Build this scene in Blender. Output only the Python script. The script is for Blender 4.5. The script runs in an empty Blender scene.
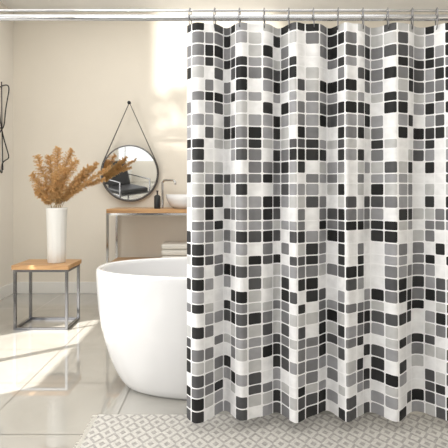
import bpy, bmesh, math, random
from mathutils import Vector, Matrix
random.seed(7)
S = bpy.context.scene
try:
    S.view_settings.view_transform = 'Standard'
    S.view_settings.look = 'None'
    S.view_settings.exposure = 0.0
except Exception as e:
    print(e)

# ---------------- helpers ----------------
def link(o): S.collection.objects.link(o); return o
def empty(name, loc=(0,0,0)):
    o = bpy.data.objects.new(name, None); o.location = loc; o.empty_display_size = .1
    return link(o)
def obj_bm(name, bm, mat=None, smooth=False, parent=None, loc=(0,0,0), mats=None):
    me = bpy.data.meshes.new(name); bmesh.ops.recalc_face_normals(bm, faces=bm.faces)
    bm.to_mesh(me); bm.free()
    for m in (mats or [mat]): me.materials.append(m)
    if smooth:
        for p in me.polygons: p.use_smooth = True
    o = bpy.data.objects.new(name, me); o.location = loc; link(o)
    if parent: o.parent = parent
    return o
def bm_box(bm, x0,x1,y0,y1,z0,z1, mi=0):
    v=[bm.verts.new((x,y,z)) for x in (x0,x1) for y in (y0,y1) for z in (z0,z1)]
    for f in ((0,1,3,2),(4,6,7,5),(0,4,5,1),(2,3,7,6),(0,2,6,4),(1,5,7,3)):
        fc=bm.faces.new([v[i] for i in f]); fc.material_index=mi
def box(name, x0,x1,y0,y1,z0,z1, mat, parent=None, bev=0):
    bm=bmesh.new(); bm_box(bm,x0,x1,y0,y1,z0,z1)
    o=obj_bm(name,bm,mat,parent=parent)
    if bev:
        m=o.modifiers.new('b','BEVEL'); m.width=bev; m.segments=3
    return o
def boxes(name, lst, mat, parent=None, bev=0):
    bm=bmesh.new()
    for b in lst: bm_box(bm,*b)
    o=obj_bm(name,bm,mat,parent=parent)
    if bev:
        m=o.modifiers.new('b','BEVEL'); m.width=bev; m.segments=2
    return o
def lathe(name, prof, mat, n=48, loc=(0,0,0), parent=None, rfun=None):
    bm=bmesh.new(); rings=[]
    for r,z in prof:
        if r<1e-6: rings.append([bm.verts.new((0,0,z))])
        else: rings.append([bm.verts.new(((r*(rfun(i/n,z) if rfun else 1))*math.cos(2*math.pi*i/n),(r*(rfun(i/n,z) if rfun else 1))*math.sin(2*math.pi*i/n),z)) for i in range(n)])
    for a,b in zip(rings,rings[1:]):
        for i in range(n):
            j=(i+1)%n
            if len(a)==1 and len(b)==1: continue
            if len(a)==1: bm.faces.new((a[0],b[i],b[j]))
            elif len(b)==1: bm.faces.new((a[i],a[j],b[0]))
            else: bm.faces.new((a[i],a[j],b[j],b[i]))
    return obj_bm(name,bm,mat,True,parent,loc)
def tube(name, paths, r, mat, parent=None, cyclic=False, smooth=False, res=6):
    cu=bpy.data.curves.new(name,'CURVE'); cu.dimensions='3D'; cu.bevel_depth=r; cu.bevel_resolution=res
    cu.use_fill_caps=True
    for pts in paths:
        sp=cu.splines.new('POLY'); sp.points.add(len(pts)-1)
        for i,p in enumerate(pts): sp.points[i].co=(*p,1)
        sp.use_cyclic_u=cyclic; sp.use_smooth=True
    cu.materials.append(mat)
    t=bpy.data.objects.new(name+'_c',cu); link(t)
    dg=bpy.context.evaluated_depsgraph_get(); dg.update()
    me=bpy.data.meshes.new_from_object(t.evaluated_get(dg)); me.name=name
    bpy.data.objects.remove(t)
    for p in me.polygons: p.use_smooth=True
    o=bpy.data.objects.new(name,me); link(o)
    if parent: o.parent=parent
    return o

# ---------------- materials ----------------
def mat(name, col, rough=.5, metal=0, spec=.5, noise=0, nscale=8, bump=0, bscale=60, coat=0):
    m=bpy.data.materials.new(name); m.use_nodes=True; nt=m.node_tree; b=nt.nodes['Principled BSDF']
    b.inputs['Base Color'].default_value=(*col,1); b.inputs['Roughness'].default_value=rough
    b.inputs['Metallic'].default_value=metal; b.inputs['Specular IOR Level'].default_value=spec
    b.inputs['Coat Weight'].default_value=coat
    tc=nt.nodes.new('ShaderNodeTexCoord')
    if noise:
        n=nt.nodes.new('ShaderNodeTexNoise'); n.inputs['Scale'].default_value=nscale; n.inputs['Detail'].default_value=4
        nt.links.new(tc.outputs['Object'],n.inputs['Vector'])
        mx=nt.nodes.new('ShaderNodeMix'); mx.data_type='RGBA'
        mx.inputs[6].default_value=(*[c*(1-noise) for c in col],1); mx.inputs[7].default_value=(*[min(1,c*(1+noise)) for c in col],1)
        nt.links.new(n.outputs['Fac'],mx.inputs[0]); nt.links.new(mx.outputs[2],b.inputs['Base Color'])
    if bump:
        n2=nt.nodes.new('ShaderNodeTexNoise'); n2.inputs['Scale'].default_value=bscale; n2.inputs['Detail'].default_value=3
        nt.links.new(tc.outputs['Object'],n2.inputs['Vector'])
        bp=nt.nodes.new('ShaderNodeBump'); bp.inputs['Strength'].default_value=bump; bp.inputs['Distance'].default_value=.01
        nt.links.new(n2.outputs['Fac'],bp.inputs['Height']); nt.links.new(bp.outputs['Normal'],b.inputs['Normal'])
    return m
M_wall=mat('wall_plaster',(.83,.775,.685),.8,noise=.03,nscale=3,bump=.08,bscale=40)
M_wall2=mat('side_plaster',(.84,.80,.735),.8,noise=.02,nscale=3)
M_ceil=mat('ceiling_paint',(.88,.88,.87),.9,noise=.01)
M_white=mat('white_trim',(.85,.84,.81),.4,noise=.01)
M_tub=mat('white_acrylic',(.84,.84,.85),.10,noise=.005,coat=.6)
M_chrome=mat('chrome',(.50,.50,.50),.14,metal=1,noise=.02)
M_rod=mat('brushed_rod',(.55,.56,.58),.22,metal=1,noise=.02)
M_dark=mat('dark_chrome',(.22,.22,.23),.18,metal=1,noise=.05)
M_black=mat('black_metal',(.012,.012,.013),.4,noise=.05)
M_leather=mat('black_leather',(.02,.02,.022),.45,noise=.2,bump=.2)
M_strap=mat('leather_strap',(.10,.09,.08),.6,noise=.2)
M_mirror=mat('mirror_glass',(.88,.89,.88),.015,metal=1,noise=.003)
M_ceramic=mat('white_ceramic',(.80,.79,.76),.35,noise=.02,bump=.3,bscale=35)
M_towel=mat('towel',(.75,.72,.66),.95,noise=.08,bump=.6,bscale=200)
M_leaf=mat('leaf',(.06,.16,.04),.5,noise=.3)
M_bark=mat('bark',(.16,.10,.06),.9,noise=.3)
M_soil=mat('soil',(.05,.03,.02),1,noise=.3)

def wood(name,c1,c2,sc=(1,12,12)):
    m=bpy.data.materials.new(name); m.use_nodes=True; nt=m.node_tree; b=nt.nodes['Principled BSDF']
    tc=nt.nodes.new('ShaderNodeTexCoord'); mp=nt.nodes.new('ShaderNodeMapping'); mp.inputs['Scale'].default_value=sc
    n=nt.nodes.new('ShaderNodeTexNoise'); n.inputs['Scale'].default_value=4; n.inputs['Detail'].default_value=6; n.inputs['Distortion'].default_value=.6
    cr=nt.nodes.new('ShaderNodeValToRGB'); cr.color_ramp.elements[0].position=.3; cr.color_ramp.elements[1].position=.7
    cr.color_ramp.elements[0].color=(*c1,1); cr.color_ramp.elements[1].color=(*c2,1)
    L=nt.links.new; L(tc.outputs['Object'],mp.inputs[0]); L(mp.outputs[0],n.inputs['Vector']); L(n.outputs['Fac'],cr.inputs[0]); L(cr.outputs[0],b.inputs['Base Color'])
    b.inputs['Roughness'].default_value=.4
    return m
M_wood=wood('oak',(.42,.22,.09),(.66,.40,.19))

def node_math(nt,op,a,b=None,c=None):
    n=nt.nodes.new('ShaderNodeMath'); n.operation=op
    for i,v in enumerate((a,b,c)):
        if v is None: continue
        if isinstance(v,(int,float)): n.inputs[i].default_value=v
        else: nt.links.new(v,n.inputs[i])
    return n.outputs[0]

def floor_mat():
    m=bpy.data.materials.new('porcelain_tile'); m.use_nodes=True; nt=m.node_tree; b=nt.nodes['Principled BSDF']; L=nt.links.new
    tc=nt.nodes.new('ShaderNodeTexCoord'); sp=nt.nodes.new('ShaderNodeSeparateXYZ'); L(tc.outputs['Object'],sp.inputs[0])
    def line(o,off,p):
        f=node_math(nt,'FRACT',node_math(nt,'DIVIDE',node_math(nt,'ADD',o,off),p))
        d=node_math(nt,'ABSOLUTE',node_math(nt,'SUBTRACT',f,.5))
        return node_math(nt,'GREATER_THAN',d,.5-.004/p*1.0)
    g=node_math(nt,'MAXIMUM',line(sp.outputs[0],10.72,.6),line(sp.outputs[1],10.35,.6))
    n=nt.nodes.new('ShaderNodeTexNoise'); n.inputs['Scale'].default_value=1.6; n.inputs['Detail'].default_value=7; n.inputs['Distortion'].default_value=1.2
    L(tc.outputs['Object'],n.inputs['Vector'])
    cr=nt.nodes.new('ShaderNodeValToRGB'); cr.color_ramp.elements[0].position=.3; cr.color_ramp.elements[1].position=.75
    cr.color_ramp.elements[0].color=(.38,.365,.33,1); cr.color_ramp.elements[1].color=(.49,.475,.435,1)
    L(n.outputs['Fac'],cr.inputs[0])
    mx=nt.nodes.new('ShaderNodeMix'); mx.data_type='RGBA'; L(g,mx.inputs[0]); L(cr.outputs[0],mx.inputs[6]); mx.inputs[7].default_value=(.18,.165,.14,1)
    L(mx.outputs[2],b.inputs['Base Color'])
    L(node_math(nt,'ADD',node_math(nt,'MULTIPLY',g,.5),.02),b.inputs['Roughness'])
    b.inputs['IOR'].default_value=2.0; b.inputs['Coat Weight'].default_value=.6; b.inputs['Coat Roughness'].default_value=.02
    return m

def curtain_mat():
    m=bpy.data.materials.new('mosaic_polyester'); m.use_nodes=True; nt=m.node_tree; b=nt.nodes['Principled BSDF']; L=nt.links.new
    uv=nt.nodes.new('ShaderNodeUVMap'); uv.uv_map='UVMap'
    sp=nt.nodes.new('ShaderNodeSeparateXYZ'); L(uv.outputs[0],sp.inputs[0])
    u,v=sp.outputs[0],sp.outputs[1]
    fu=node_math(nt,'ABSOLUTE',node_math(nt,'SUBTRACT',node_math(nt,'FRACT',u),.5))
    fv=node_math(nt,'ABSOLUTE',node_math(nt,'SUBTRACT',node_math(nt,'FRACT',v),.5))
    h=.45; r=.12
    qu=node_math(nt,'MAXIMUM',node_math(nt,'SUBTRACT',fu,h-r),0); qv=node_math(nt,'MAXIMUM',node_math(nt,'SUBTRACT',fv,h-r),0)
    d=node_math(nt,'SQRT',node_math(nt,'ADD',node_math(nt,'MULTIPLY',qu,qu),node_math(nt,'MULTIPLY',qv,qv)))
    mask=node_math(nt,'LESS_THAN',d,r)
    cb=nt.nodes.new('ShaderNodeCombineXYZ'); L(node_math(nt,'FLOOR',u),cb.inputs[0]); L(node_math(nt,'FLOOR',v),cb.inputs[1])
    wn=nt.nodes.new('ShaderNodeTexWhiteNoise'); wn.noise_dimensions='2D'; L(cb.outputs[0],wn.inputs['Vector'])
    cr=nt.nodes.new('ShaderNodeValToRGB'); cr.color_ramp.interpolation='CONSTANT'
    e=cr.color_ramp.elements
    cols=[(0,.8),(.25,.50),(.37,.31),(.52,.18),(.65,.075),(.76,.026),(.87,.010)]
    e[0].position=0; e[0].color=(.82,.82,.83,1)
    e[1].position=cols[1][0]; e[1].color=(cols[1][1],)*3+(1,)
    for p,c in cols[2:]:
        x=e.new(p); x.color=(c,c,c*1.05,1)
    L(wn.outputs['Value'],cr.inputs[0])
    n=nt.nodes.new('ShaderNodeTexNoise'); n.inputs['Scale'].default_value=1.3; n.inputs['Detail'].default_value=3; L(uv.outputs[0],n.inputs['Vector'])
    k=node_math(nt,'ADD',node_math(nt,'MULTIPLY',n.outputs['Fac'],.4),.8)
    vm=nt.nodes.new('ShaderNodeVectorMath'); vm.operation='SCALE'; L(cr.outputs[0],vm.inputs[0]); L(k,vm.inputs['Scale'])
    mx=nt.nodes.new('ShaderNodeMix'); mx.data_type='RGBA'; L(mask,mx.inputs[0]); mx.inputs[6].default_value=(.88,.88,.89,1); L(vm.outputs[0],mx.inputs[7])
    L(mx.outputs[2],b.inputs['Base Color']); b.inputs['Roughness'].default_value=.6; b.inputs['Specular IOR Level'].default_value=.3
    return m

def rug_mat():
    m=bpy.data.materials.new('woven_rug'); m.use_nodes=True; nt=m.node_tree; b=nt.nodes['Principled BSDF']; L=nt.links.new
    tc=nt.nodes.new('ShaderNodeTexCoord'); sp=nt.nodes.new('ShaderNodeSeparateXYZ'); L(tc.outputs['Object'],sp.inputs[0])
    x,y=sp.outputs[0],sp.outputs[1]
    def tri(o,p): return node_math(nt,'ABSOLUTE',node_math(nt,'SUBTRACT',node_math(nt,'MULTIPLY',node_math(nt,'FRACT',node_math(nt,'DIVIDE',o,p)),2),1))
    s=node_math(nt,'ADD',tri(x,.07),tri(y,.10))
    ring=node_math(nt,'FRACT',node_math(nt,'MULTIPLY',s,1.0))
    a=node_math(nt,'LESS_THAN',ring,.42)
    nz=nt.nodes.new('ShaderNodeTexNoise'); nz.inputs['Scale'].default_value=90; nz.inputs['Detail'].default_value=3; L(tc.outputs['Object'],nz.inputs['Vector'])
    f=node_math(nt,'ADD',node_math(nt,'MULTIPLY',a,.34),node_math(nt,'MULTIPLY',nz.outputs['Fac'],.66))
    cr=nt.nodes.new('ShaderNodeValToRGB'); cr.color_ramp.elements[0].position=.2; cr.color_ramp.elements[1].position=.8
    cr.color_ramp.elements[0].color=(.66,.64,.60,1); cr.color_ramp.elements[1].color=(.30,.285,.27,1)
    L(f,cr.inputs[0]); L(cr.outputs[0],b.inputs['Base Color']); b.inputs['Roughness'].default_value=.95
    bp=nt.nodes.new('ShaderNodeBump'); bp.inputs['Strength'].default_value=.5; bp.inputs['Distance'].default_value=.004; L(nz.outputs['Fac'],bp.inputs['Height']); L(bp.outputs[0],b.inputs['Normal'])
    return m
M_floor=floor_mat(); M_curt=curtain_mat(); M_rug=rug_mat()

# ---------------- room ----------------
XL,XR,YB,YF,H=-2.25,2.6,5.34,-2.2,3.0
box('floor',XL-.15,XR+.15,YF-.15,YB+.15,-.1,0,M_floor)
box('ceiling',XL-.15,XR+.15,YF-.15,YB+.15,H,H+.1,M_ceil)
box('wall_back',XL-.15,XR+.15,YB,YB+.15,0,H,M_wall)
box('wall_right',XR,XR+.15,YF,YB,0,H,M_wall2)
WY0,WY1,WZ0,WZ1=1.75,3.35,.35,1.55
boxes('wall_left',[(XL-.15,XL,YF,WY0,0,H),(XL-.15,XL,WY1,YB,0,H),(XL-.15,XL,WY0,WY1,0,WZ0),(XL-.15,XL,WY0,WY1,WZ1,H)],M_wall2)
boxes('wall_front',[(XL-.15,-1.4,YF-.15,YF,0,H),(1.9,XR+.15,YF-.15,YF,0,H),(-1.4,1.9,YF-.15,YF,0,.5),(-1.4,1.9,YF-.15,YF,2.8,H)],M_wall2)
def winframe(name,pts):
    return boxes(name,pts,M_white,bev=.004)
fr=[]
for yy in (WY0,(WY0+WY1)/2-.03,WY1-.05): fr.append((XL-.10,XL-.05,yy,yy+.05,WZ0,WZ1))
for zz in (WZ0,WZ1-.05): fr.append((XL-.10,XL-.05,WY0+.05,WY1-.05,zz,zz+.05))
winframe('window_1',fr)
fr=[]
for xx in (-1.4,-.32,.77,1.85): fr.append((xx,xx+.05,YF-.1,YF-.05,.5,2.8))
for zz in (.5,2.75): fr.append((-1.35,1.85,YF-.1,YF-.05,zz,zz+.05))
winframe('window_2',fr)
box('baseboard_back',XL+.014,XR,YB-.014,YB,0,.12,M_white,bev=.003)
box('baseboard_left',XL,XL+.014,YF,YB,0,.12,M_white,bev=.003)

# ---------------- curtain rod, hooks, curtain ----------------
YC=2.29; ZR=1.1+172/218.
rod=empty('shower_curtain_rod',(0,YC,ZR))
tube('pole',[[(XL,0,0),(XR,0,0)]],.0145,M_rod,rod,res=8)
tube('guide_rail',[[(XL,.0,.033),(XR,.0,.033)]],.005,M_rod,rod)
for nm,x,sx in (('flange_left',XL,1),('flange_right',XR,-1)):
    o=lathe(nm,[(0,0),(.035,0),(.035,.01),(.022,.025),(0,.025)],M_rod,loc=(x,0,0),parent=rod); o.rotation_euler=(0,math.pi/2*sx,0)
X0,X1=-.17,1.75; ZT,ZB=1.857,.062
def fold(x,z):
    t=(ZT-z)/(ZT-ZB)
    ph=x+.012*math.sin(9*x+1)+.008*math.sin(23*x)
    a1=.018*(1-.35*t)*(0.85+.3*math.sin(5.3*x))
    w=math.sin(2*math.pi*ph/.113)
    w2=math.sin(2*math.pi*ph/.226+1.1+.5*t)
    w3=math.sin(2*math.pi*ph/.41+.4)
    return a1*w + (.034+.016*t)*w2 + .010*t*w3+ .005*math.sin(2*math.pi*(x*3+z*1.3))*t
nx=760
us=[0]
for i in range(nx):
    xa=X0+(X1-X0)*i/nx; xb=X0+(X1-X0)*(i+1)/nx
    us.append(us[-1]+math.hypot(xb-xa,fold(xb,1.1)-fold(xa,1.1)))
def remap(s,pat):
    P=sum(pat); k=math.floor(s/P); s-=k*P; c=0
    for i,w in enumerate(pat):
        if s<c+w: return k*len(pat)+i+(s-c)/w
        c+=w
    return (k+1)*len(pat)
upat=[.070,.070,.048,.070,.048,.048,.070]; vpat=[.057,.057,.057,.044,.057,.057,.044]
bm=bmesh.new(); uvl=bm.loops.layers.uv.new('UVMap'); grid=[]
NZ=400
for j in range(NZ+1):
    z=ZT+(ZB-ZT)*j/NZ; row=[]
    for i in range(nx+1):
        x=X0+(X1-X0)*i/nx
        row.append(bm.verts.new((x,fold(x,z),z)))
    grid.append(row)
U=[remap(s+.03,upat) for s in us]; V=[remap((ZT-ZB)*j/NZ+.02,vpat) for j in range(NZ+1)]
for j in range(NZ):
    for i in range(nx):
        f=bm.faces.new((grid[j][i],grid[j][i+1],grid[j+1][i+1],grid[j+1][i]))
        for l,(a,b) in zip(f.loops,((i,j),(i+1,j),(i+1,j+1),(i,j+1))): l[uvl].uv=(U[a],V[b])
cur=empty('shower_curtain',(0,YC,0))
obj_bm('fabric',bm,M_curt,True,cur)
hx=-.155
paths=[]
while hx<X1:
    pts=[]
    zt=.0445; zb=ZT-.02-ZR
    for a in range(24):
        t=2*math.pi*a/24
        pts.append((hx+.004*math.sin(t),.0215*math.sin(t)+fold(hx,ZT)*.5*(1-math.cos(t)),(zt+zb)/2+(zt-zb)/2*math.cos(t)))
    paths.append(pts); hx+=.113
hk=tube('hooks',paths,.0026,M_dark,cur,cyclic=True,res=3); hk.location=(0,0,ZR)

# ---------------- bathtub ----------------
def superell(a,b,n,N=96):
    pts=[]
    for i in range(N):
        t=2*math.pi*i/N; c,s=math.cos(t),math.sin(t)
        pts.append((a*math.copysign(abs(c)**(2/n),c),b*math.copysign(abs(s)**(2/n),s)))
    return pts
prof=[(.185,0.0),(.155,.02),(.13,.055),(.10,.11),(.075,.17),(.05,.25),(.028,.34),(.012,.44),(.004,.54),(0,.62),(-.001,.65),(.003,.662),(.010,.667),
      (.024,.667),(.032,.662),(.036,.64),(.045,.55),(.065,.4),(.10,.26),(.15,.17),(.22,.135),(.32,.13)]
bm=bmesh.new(); rings=[]
A,B=.84,.405
for ins,z in prof:
    bb=max(.06,B-ins*.75); rings.append([bm.verts.new((x,y,z)) for x,y in superell(A-ins,bb,2.35)])
for a,b in zip(rings,rings[1:]):
    for i in range(96): bm.faces.new((a[i],a[(i+1)%96],b[(i+1)%96],b[i]))
bm.faces.new(rings[0][::-1]); bm.faces.new(rings[-1])
tub=empty('bathtub',(.12,2.86,0))
obj_bm('basin',bm,M_tub,True,tub)
lathe('drain',[(0,.004),(.03,.004),(.034,0),(0,0)],M_chrome,loc=(0,0,.131),parent=tub)

# ---------------- side table ----------------
tb=empty('side_table',(0,0,0))
tx0,tx1,ty0,ty1,tz=-1.665,-1.215,3.91,4.27,.51
box('top',tx0,tx1,ty0,ty1,tz-.035,tz,M_wood,tb,bev=.004)
s=.020; F=[]
lx0,lx1,ly0,ly1=tx0+.012,tx1-.012,ty0+.012,ty1-.012
for lx in (lx0,lx1-s):
    for ly in (ly0,ly1-s): F.append((lx,lx+s,ly,ly+s,0,tz-.035))
for ly in (ly0,ly1-s):
    F.append((lx0+s,lx1-s,ly,ly+s,0,s)); F.append((lx0+s,lx1-s,ly,ly+s,tz-.035-s,tz-.035))
for lx in (lx0,lx1-s):
    F.append((lx,lx+s,ly0+s,ly1-s,0,s)); F.append((lx,lx+s,ly0+s,ly1-s,tz-.035-s,tz-.035))
boxes('frame',F,M_dark,tb)

# ---------------- vase + pampas ----------------
VX,VY=-1.365,4.08
vz=empty('vase',(VX,VY,tz))
lathe('body',[(0,0),(.066,0),(.071,.006),(.074,.1),(.078,.3),(.084,.43),(.085,.445),(.079,.447),(.076,.43),(.07,.3),(.066,.02),(0,.02)],M_ceramic,n=96,parent=vz,
      rfun=lambda t,z:1+.02*math.sin(2*math.pi*t*14+8*math.sin(z*22)))
M_pl=mat('dried_plume',(.74,.50,.24),.9,noise=.35,nscale=22)
nt=M_pl.node_tree; pb=nt.nodes['Principled BSDF']
tr=nt.nodes.new('ShaderNodeBsdfTranslucent'); tr.inputs[0].default_value=(.80,.56,.28,1)
ms=nt.nodes.new('ShaderNodeMixShader'); ms.inputs[0].default_value=.35
nt.links.new(pb.outputs[0],ms.inputs[1]); nt.links.new(tr.outputs[0],ms.inputs[2]); nt.links.new(ms.outputs[0],nt.nodes['Material Output'].inputs[0])
M_stem=mat('dry_stem',(.42,.29,.14),.8,noise=.2)
bq=empty('pampas_grass_bouquet',(VX,VY,tz))
P=lambda px,py,dd=0: ((px-224)/500*(VY+dd)-VX, dd, 1.1-(py-190)/500*(VY+dd)-tz)
plumes=[ # mid, tip, dy, radius
 ((45,180),(37,156),.0,.052),((51,172),(50,156),.05,.052),((42,192),(32,174),-.05,.052),((57,170),(58,148),0,.052),((63,170),(72,150),.04,.05),
 ((64,180),(76,160),-.05,.05),((54,186),(62,168),-.07,.06),((70,188),(84,174),0,.048),((80,180),(97,163),.03,.034),((84,182),(110,167),-.02,.030),
 ((80,184),(104,179),.05,.032),((66,192),(80,184),.06,.05),((47,198),(37,190),.03,.05),((76,178),(90,166),-.05,.038),((57,198),(57,180),.0,.065)]
bm=bmesh.new(); stems=[]
def strand(p,d,ln,w):
    side=d.cross(Vector((random.gauss(0,1),random.gauss(0,1),random.gauss(0,1))))
    if side.length<1e-5: return
    side=side.normalized()*w
    v=[bm.verts.new(c) for c in (p-side,p+side,p+d*ln+Vector((0,0,-ln*.25)))]
    bm.faces.new(v)
for (m0,t0,dd,rad) in plumes:
    base=Vector((random.uniform(-.03,.03),random.uniform(-.03,.03),.03)); neck=Vector((random.uniform(-.045,.045),random.uniform(-.04,.04),.455))
    a=Vector(P(*m0,dd*.6)); b=Vector(P(*t0,dd))
    stems.append([tuple(base),tuple(neck),tuple(a),tuple((a+b)/2),tuple(b)])
    st=neck.lerp(a,.3)
    for q in range(100):
        t=(q+random.random())/100
        p=(1-t)**2*st+2*t*(1-t)*a+t*t*b
        tan=(2*(1-t)*(a-st)+2*t*(b-a)).normalized()
        env=.35+.65*math.sin(math.pi*min(1,.1+.8*t))
        rv=Vector((random.gauss(0,1),random.gauss(0,1),random.gauss(0,1))); rv-=tan*rv.dot(tan); rv.normalize()
        L_=rad*(.8+.5*random.random())*env
        d=(rv*.9+tan*.8).normalized(); c=p.copy()
        K=6
        for k in range(K):
            c2=c+d*L_/K
            for r_ in range(8):
                dv=(d*.7+Vector((random.gauss(0,1),random.gauss(0,1),random.gauss(0,1)))*.5).normalized()
                strand(c.lerp(c2,random.random()),dv,.018*(1.25-k/K*.6),.0014)
            c=c2; d=(d+Vector((0,0,-.10))+rv*.03).normalized()
obj_bm('plumes',bm,M_pl,False,bq)
tube('stems',stems,.0022,M_stem,bq,res=2)

# ---------------- round mirror with strap ----------------
mc=Vector(((130-224)/500*5.27,5.27,1.1+(190-173)/500*5.27)); R=.288
mr=empty('round_wall_mirror',(mc.x,mc.y,mc.z))
def disc(name,r,y0,y1,mt,par):
    o=lathe(name,[(0,y0),(r,y0),(r,y1),(0,y1)],mt,n=96,parent=par); o.rotation_euler=(math.pi/2,0,0)
    for p in o.data.polygons: p.use_smooth=False
    return o
disc('glass',R-.008,-.004,.006,M_mirror,mr)
tube('frame',[[(R*math.cos(2*math.pi*i/96),0,R*math.sin(2*math.pi*i/96)) for i in range(96)]],.007,M_dark,mr,cyclic=True)
disc('backing',R-.01,-.012,-.005,M_black,mr)
pk=.735; ang=math.acos(R/pk); bm=bmesh.new()
Rs=R+.009
pts=[(0,pk)]
a0=math.pi/2-ang
for i in range(61):
    t=a0-(math.pi*2-2*ang)*i/60
    pts.append((Rs*math.cos(t),Rs*math.sin(t)))
pts.append((0,pk))
ra=[]
for i,(x,z) in enumerate(pts):
    if i in(0,len(pts)-1): off=[(x,z-.008),(x,z+.006)]
    else:
        l=math.hypot(x,z); off=[(x-x/l*.004,z-z/l*.004),(x+x/l*.007,z+z/l*.007)]
    ra.append([bm.verts.new((off[0][0],-.013,off[0][1])),bm.verts.new((off[0][0],.013,off[0][1])),bm.verts.new((off[1][0],.013,off[1][1])),bm.verts.new((off[1][0],-.013,off[1][1]))])
for a,b in zip(ra,ra[1:]):
    for i in range(4): bm.faces.new((a[i],a[(i+1)%4],b[(i+1)%4],b[i]))
obj_bm('strap',bm,M_strap,False,mr)
o=lathe('peg',[(0,-.02),(.012,-.02),(.012,.075),(.018,.078),(.018,.09),(0,.09)],M_black,n=24,loc=(0,.05,pk-.004),parent=mr); o.rotation_euler=(math.pi/2,0,0)
mr.rotation_euler=(math.radians(5),0,math.radians(5))

# ---------------- vanity console ----------------
vn=empty('vanity_console',(0,0,0))
vx0,vx1,vy0,vy1,vzt=-1.145,.35,4.86,5.30,.915
box('countertop',vx0,vx1,vy0,vy1,vzt-.04,vzt,M_wood,vn,bev=.003)
box('lower_shelf',vx0+.02,vx1-.02,vy0+.02,vy1-.02,.36,.39,M_wood,vn,bev=.003)
s=.022; F=[]
for lx in (vx0,vx1-s):
    for ly in (vy0,vy1-s): F.append((lx,lx+s,ly,ly+s,0,vzt-.04))
for ly in (vy0,vy1-s): F.append((vx0+s,vx1-s,ly,ly+s,vzt-.06,vzt-.04)); F.append((vx0+s,vx1-s,ly,ly+s,.345,.36))
for lx in (vx0,vx1-s): F.append((lx,lx+s,vy0+s,vy1-s,vzt-.06,vzt-.04)); F.append((lx,lx+s,vy0+s,vy1-s,.345,.36))
boxes('frame',F,M_chrome,vn)
sk=lathe('vessel_sink',[(0,0),(.13,0),(.17,.03),(.2,.09),(.21,.14),(.203,.14),(.19,.09),(.155,.035),(0,.02)],M_tub,n=64,loc=(-.38,5.07,vzt))
tube('faucet',[[(-.64,5.2,vzt),(-.64,5.2,vzt+.26),(-.62,5.18,vzt+.285),(-.52,5.13,vzt+.285),(-.50,5.12,vzt+.27),(-.50,5.12,vzt+.24)]],.012,M_chrome)
tw=empty('folded_towels',(0,0,0)); tw.parent=vn
for k in range(3):
    box('towel_%d'%(k+1),-.62,-.30,4.93,5.22,.39+.06*k,.448+.06*k,M_towel,tw,bev=.02)
lathe('soap_bottle',[(0,0),(.03,0),(.033,.01),(.033,.12),(.02,.135),(.008,.14),(.008,.17),(.012,.17),(.012,.18),(0,.18)],M_black,n=24,loc=(-.66,4.95,vzt))

# ---------------- rug ----------------
bm=bmesh.new(); bm_box(bm,-.61,1.6,1.45,2.43,0,.009)
rg=empty('area_rug'); o=obj_bm('pile',bm,M_rug,parent=rg)
bm=bmesh.new()
y=1.455
while y<2.43:
    bm_box(bm,-.635+random.uniform(-.006,.006),-.61,y,y+.004,.001,.005); y+=.009
obj_bm('fringe',bm,M_towel,parent=rg)

# ---------------- wire wall decor on left wall ----------------
wd=empty('wire_wall_sculpture',(XL+.03,5.0,1.72))
pts=[]
for i in range(160):
    t=2*math.pi*i/160
    pts.append((.012*math.sin(3*t),.13*math.sin(2*t)+.04*math.sin(5*t),.42*math.cos(t)+.05*math.sin(4*t)))
tube('wire_loop',[pts],.006,M_black,wd,cyclic=True)
tube('stem',[[(0,.02,-.42),(0,0,.0),(0,-.01,.46)],[(-.03,0,.0),(0,0,0)]],.005,M_black,wd)

# ---------------- lounge chair (seen in the mirror) ----------------
lc=empty('lounge_chair',(-1.12,1.1,0)); lc.rotation_euler=(0,0,math.radians(-35))
boxes('seat_cushion',[(-.3,.3,-.28,.3,.34,.43)],M_leather,lc,bev=.03)
o=boxes('back_cushion',[(-.3,.3,-.045,.045,0,.5)],M_leather,lc,bev=.03); o.location=(0,-.3,.40); o.rotation_euler=(math.radians(22),0,0)
side=[]
for sx in (-.33,.33):
    side.append([(sx,.3,0),(sx,.3,.58),(sx,-.4,.6),(sx,-.42,0)])
    side.append([(sx,.3,.33),(sx,-.4,.36)])
side.append([(-.33,.28,.33),(.33,.28,.33)]); side.append([(-.33,-.3,.33),(.33,-.3,.33)])
tube('legs',side,.014,M_dark,lc)

# ---------------- unseen potted ficus, added behind the camera to cast leaf dapples ----------------
fx=empty('added_dapple_ficus',(-1.2,-1.85,0))
lathe('pot',[(0,0),(.13,0),(.17,.32),(.175,.34),(.155,.34),(.15,.3),(0,.3)],M_white,loc=(0,0,0),parent=fx)
lathe('soil',[(0,.305),(.148,.305),(.148,.29),(0,.29)],M_soil,parent=fx)
br=[[(0,0,.3),(.02,0,1.0),(-.01,.01,1.7),(.0,0,2.35)]]; bm=bmesh.new()
rr=random.Random(3)
for k in range(30):
    z0=1.6+.75*k/30; a=rr.uniform(0,6.28); e=Vector((.24*math.cos(a),.20*math.sin(a),.22)); e*=rr.uniform(.6,1.1)
    s0=Vector((0,0,z0)); br.append([tuple(s0),tuple(s0+e*.5+Vector((0,0,.03))),tuple(s0+e)])
    for q in range(9):
        p=s0+e*rr.uniform(.3,1.0)+Vector((rr.gauss(0,.02),rr.gauss(0,.02),0))
        d=Vector((rr.gauss(0,1),rr.gauss(0,1),rr.gauss(0,.6))).normalized(); n=d.cross(Vector((rr.gauss(0,1),rr.gauss(0,1),rr.gauss(0,1)))).normalized()
        ln=rr.uniform(.05,.085); w=ln*.22
        v=[bm.verts.new(c) for c in (p,p+d*ln*.35+n*w,p+d*ln*.7+n*w*.8,p+d*ln,p+d*ln*.7-n*w*.8,p+d*ln*.35-n*w)]
        bm.faces.new(v)
obj_bm('leaves',bm,M_leaf,False,fx)
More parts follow.
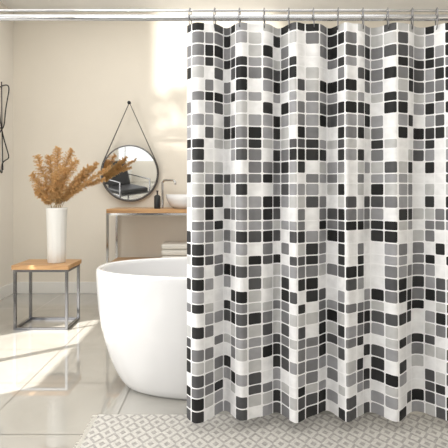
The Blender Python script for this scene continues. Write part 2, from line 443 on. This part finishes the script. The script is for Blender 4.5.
tube('branches',br,.006,M_bark,fx,res=2)

# ---------------- lights ----------------
def area(name,loc,rot,sx,sy,e,col=(1,1,1)):
    l=bpy.data.lights.new(name,'AREA'); l.shape='RECTANGLE'; l.size=sx; l.size_y=sy; l.energy=e; l.color=col
    o=bpy.data.objects.new(name,l); o.location=loc; o.rotation_euler=rot; link(o); return o
area('overhead_fill',(-.4,2.6,H-.03),(0,0,0),3.0,4.2,54,(1,.99,.96))  # added soft overhead fill, no actual ceiling fixture
area('front_fill',(.25,YF+.02,1.65),(math.radians(90),0,0),3.2,2.2,26,(1,.99,.98))  # added fill from behind the camera, set at the front opening
area('left_side_fill',(XL+.01,1.2,1.4),(0,math.radians(-90),0),1.9,3.2,76,(1,.99,.97))  # added side fill along the left wall, brings out the curtain folds
sl=bpy.data.lights.new('sun','SUN'); sl.energy=11; sl.angle=math.radians(.9); sl.color=(1,.96,.89)
so=bpy.data.objects.new('sun',sl); link(so); so.location=(-6,0,6)
so.rotation_euler=Vector((1,.78,-1.15)).to_track_quat('-Z','Y').to_euler()
pl=bpy.data.lights.new('dapple_spot','SPOT'); pl.energy=6000; pl.shadow_soft_size=.04; pl.spot_size=math.radians(11); pl.spot_blend=.35; pl.color=(1,.96,.88)  # added spot standing in for low sun, throws dapples on the back wall
po=bpy.data.objects.new('dapple_spot',pl); link(po); po.location=(-1.65,-6,2.6); po.rotation_euler=(Vector((-.35,5.3,2.45))-po.location).to_track_quat('-Z','Y').to_euler()
W=bpy.data.worlds.new('world'); S.world=W; W.use_nodes=True
bg=W.node_tree.nodes['Background']; sky=W.node_tree.nodes.new('ShaderNodeTexSky'); sky.sky_type='HOSEK_WILKIE'; sky.sun_direction=(-.6,-.35,.7)
W.node_tree.links.new(sky.outputs[0],bg.inputs[0]); bg.inputs[1].default_value=.6

# ---------------- camera ----------------
cd=bpy.data.cameras.new('camera'); cd.sensor_width=36; cd.lens=500/448*36
cam=bpy.data.objects.new('camera',cd); link(cam); cam.location=(0,0,1.1); cam.rotation_euler=(math.radians(90),0,0)
cd.shift_y=-(224-190)/448.; cd.clip_start=.05
S.camera=cam
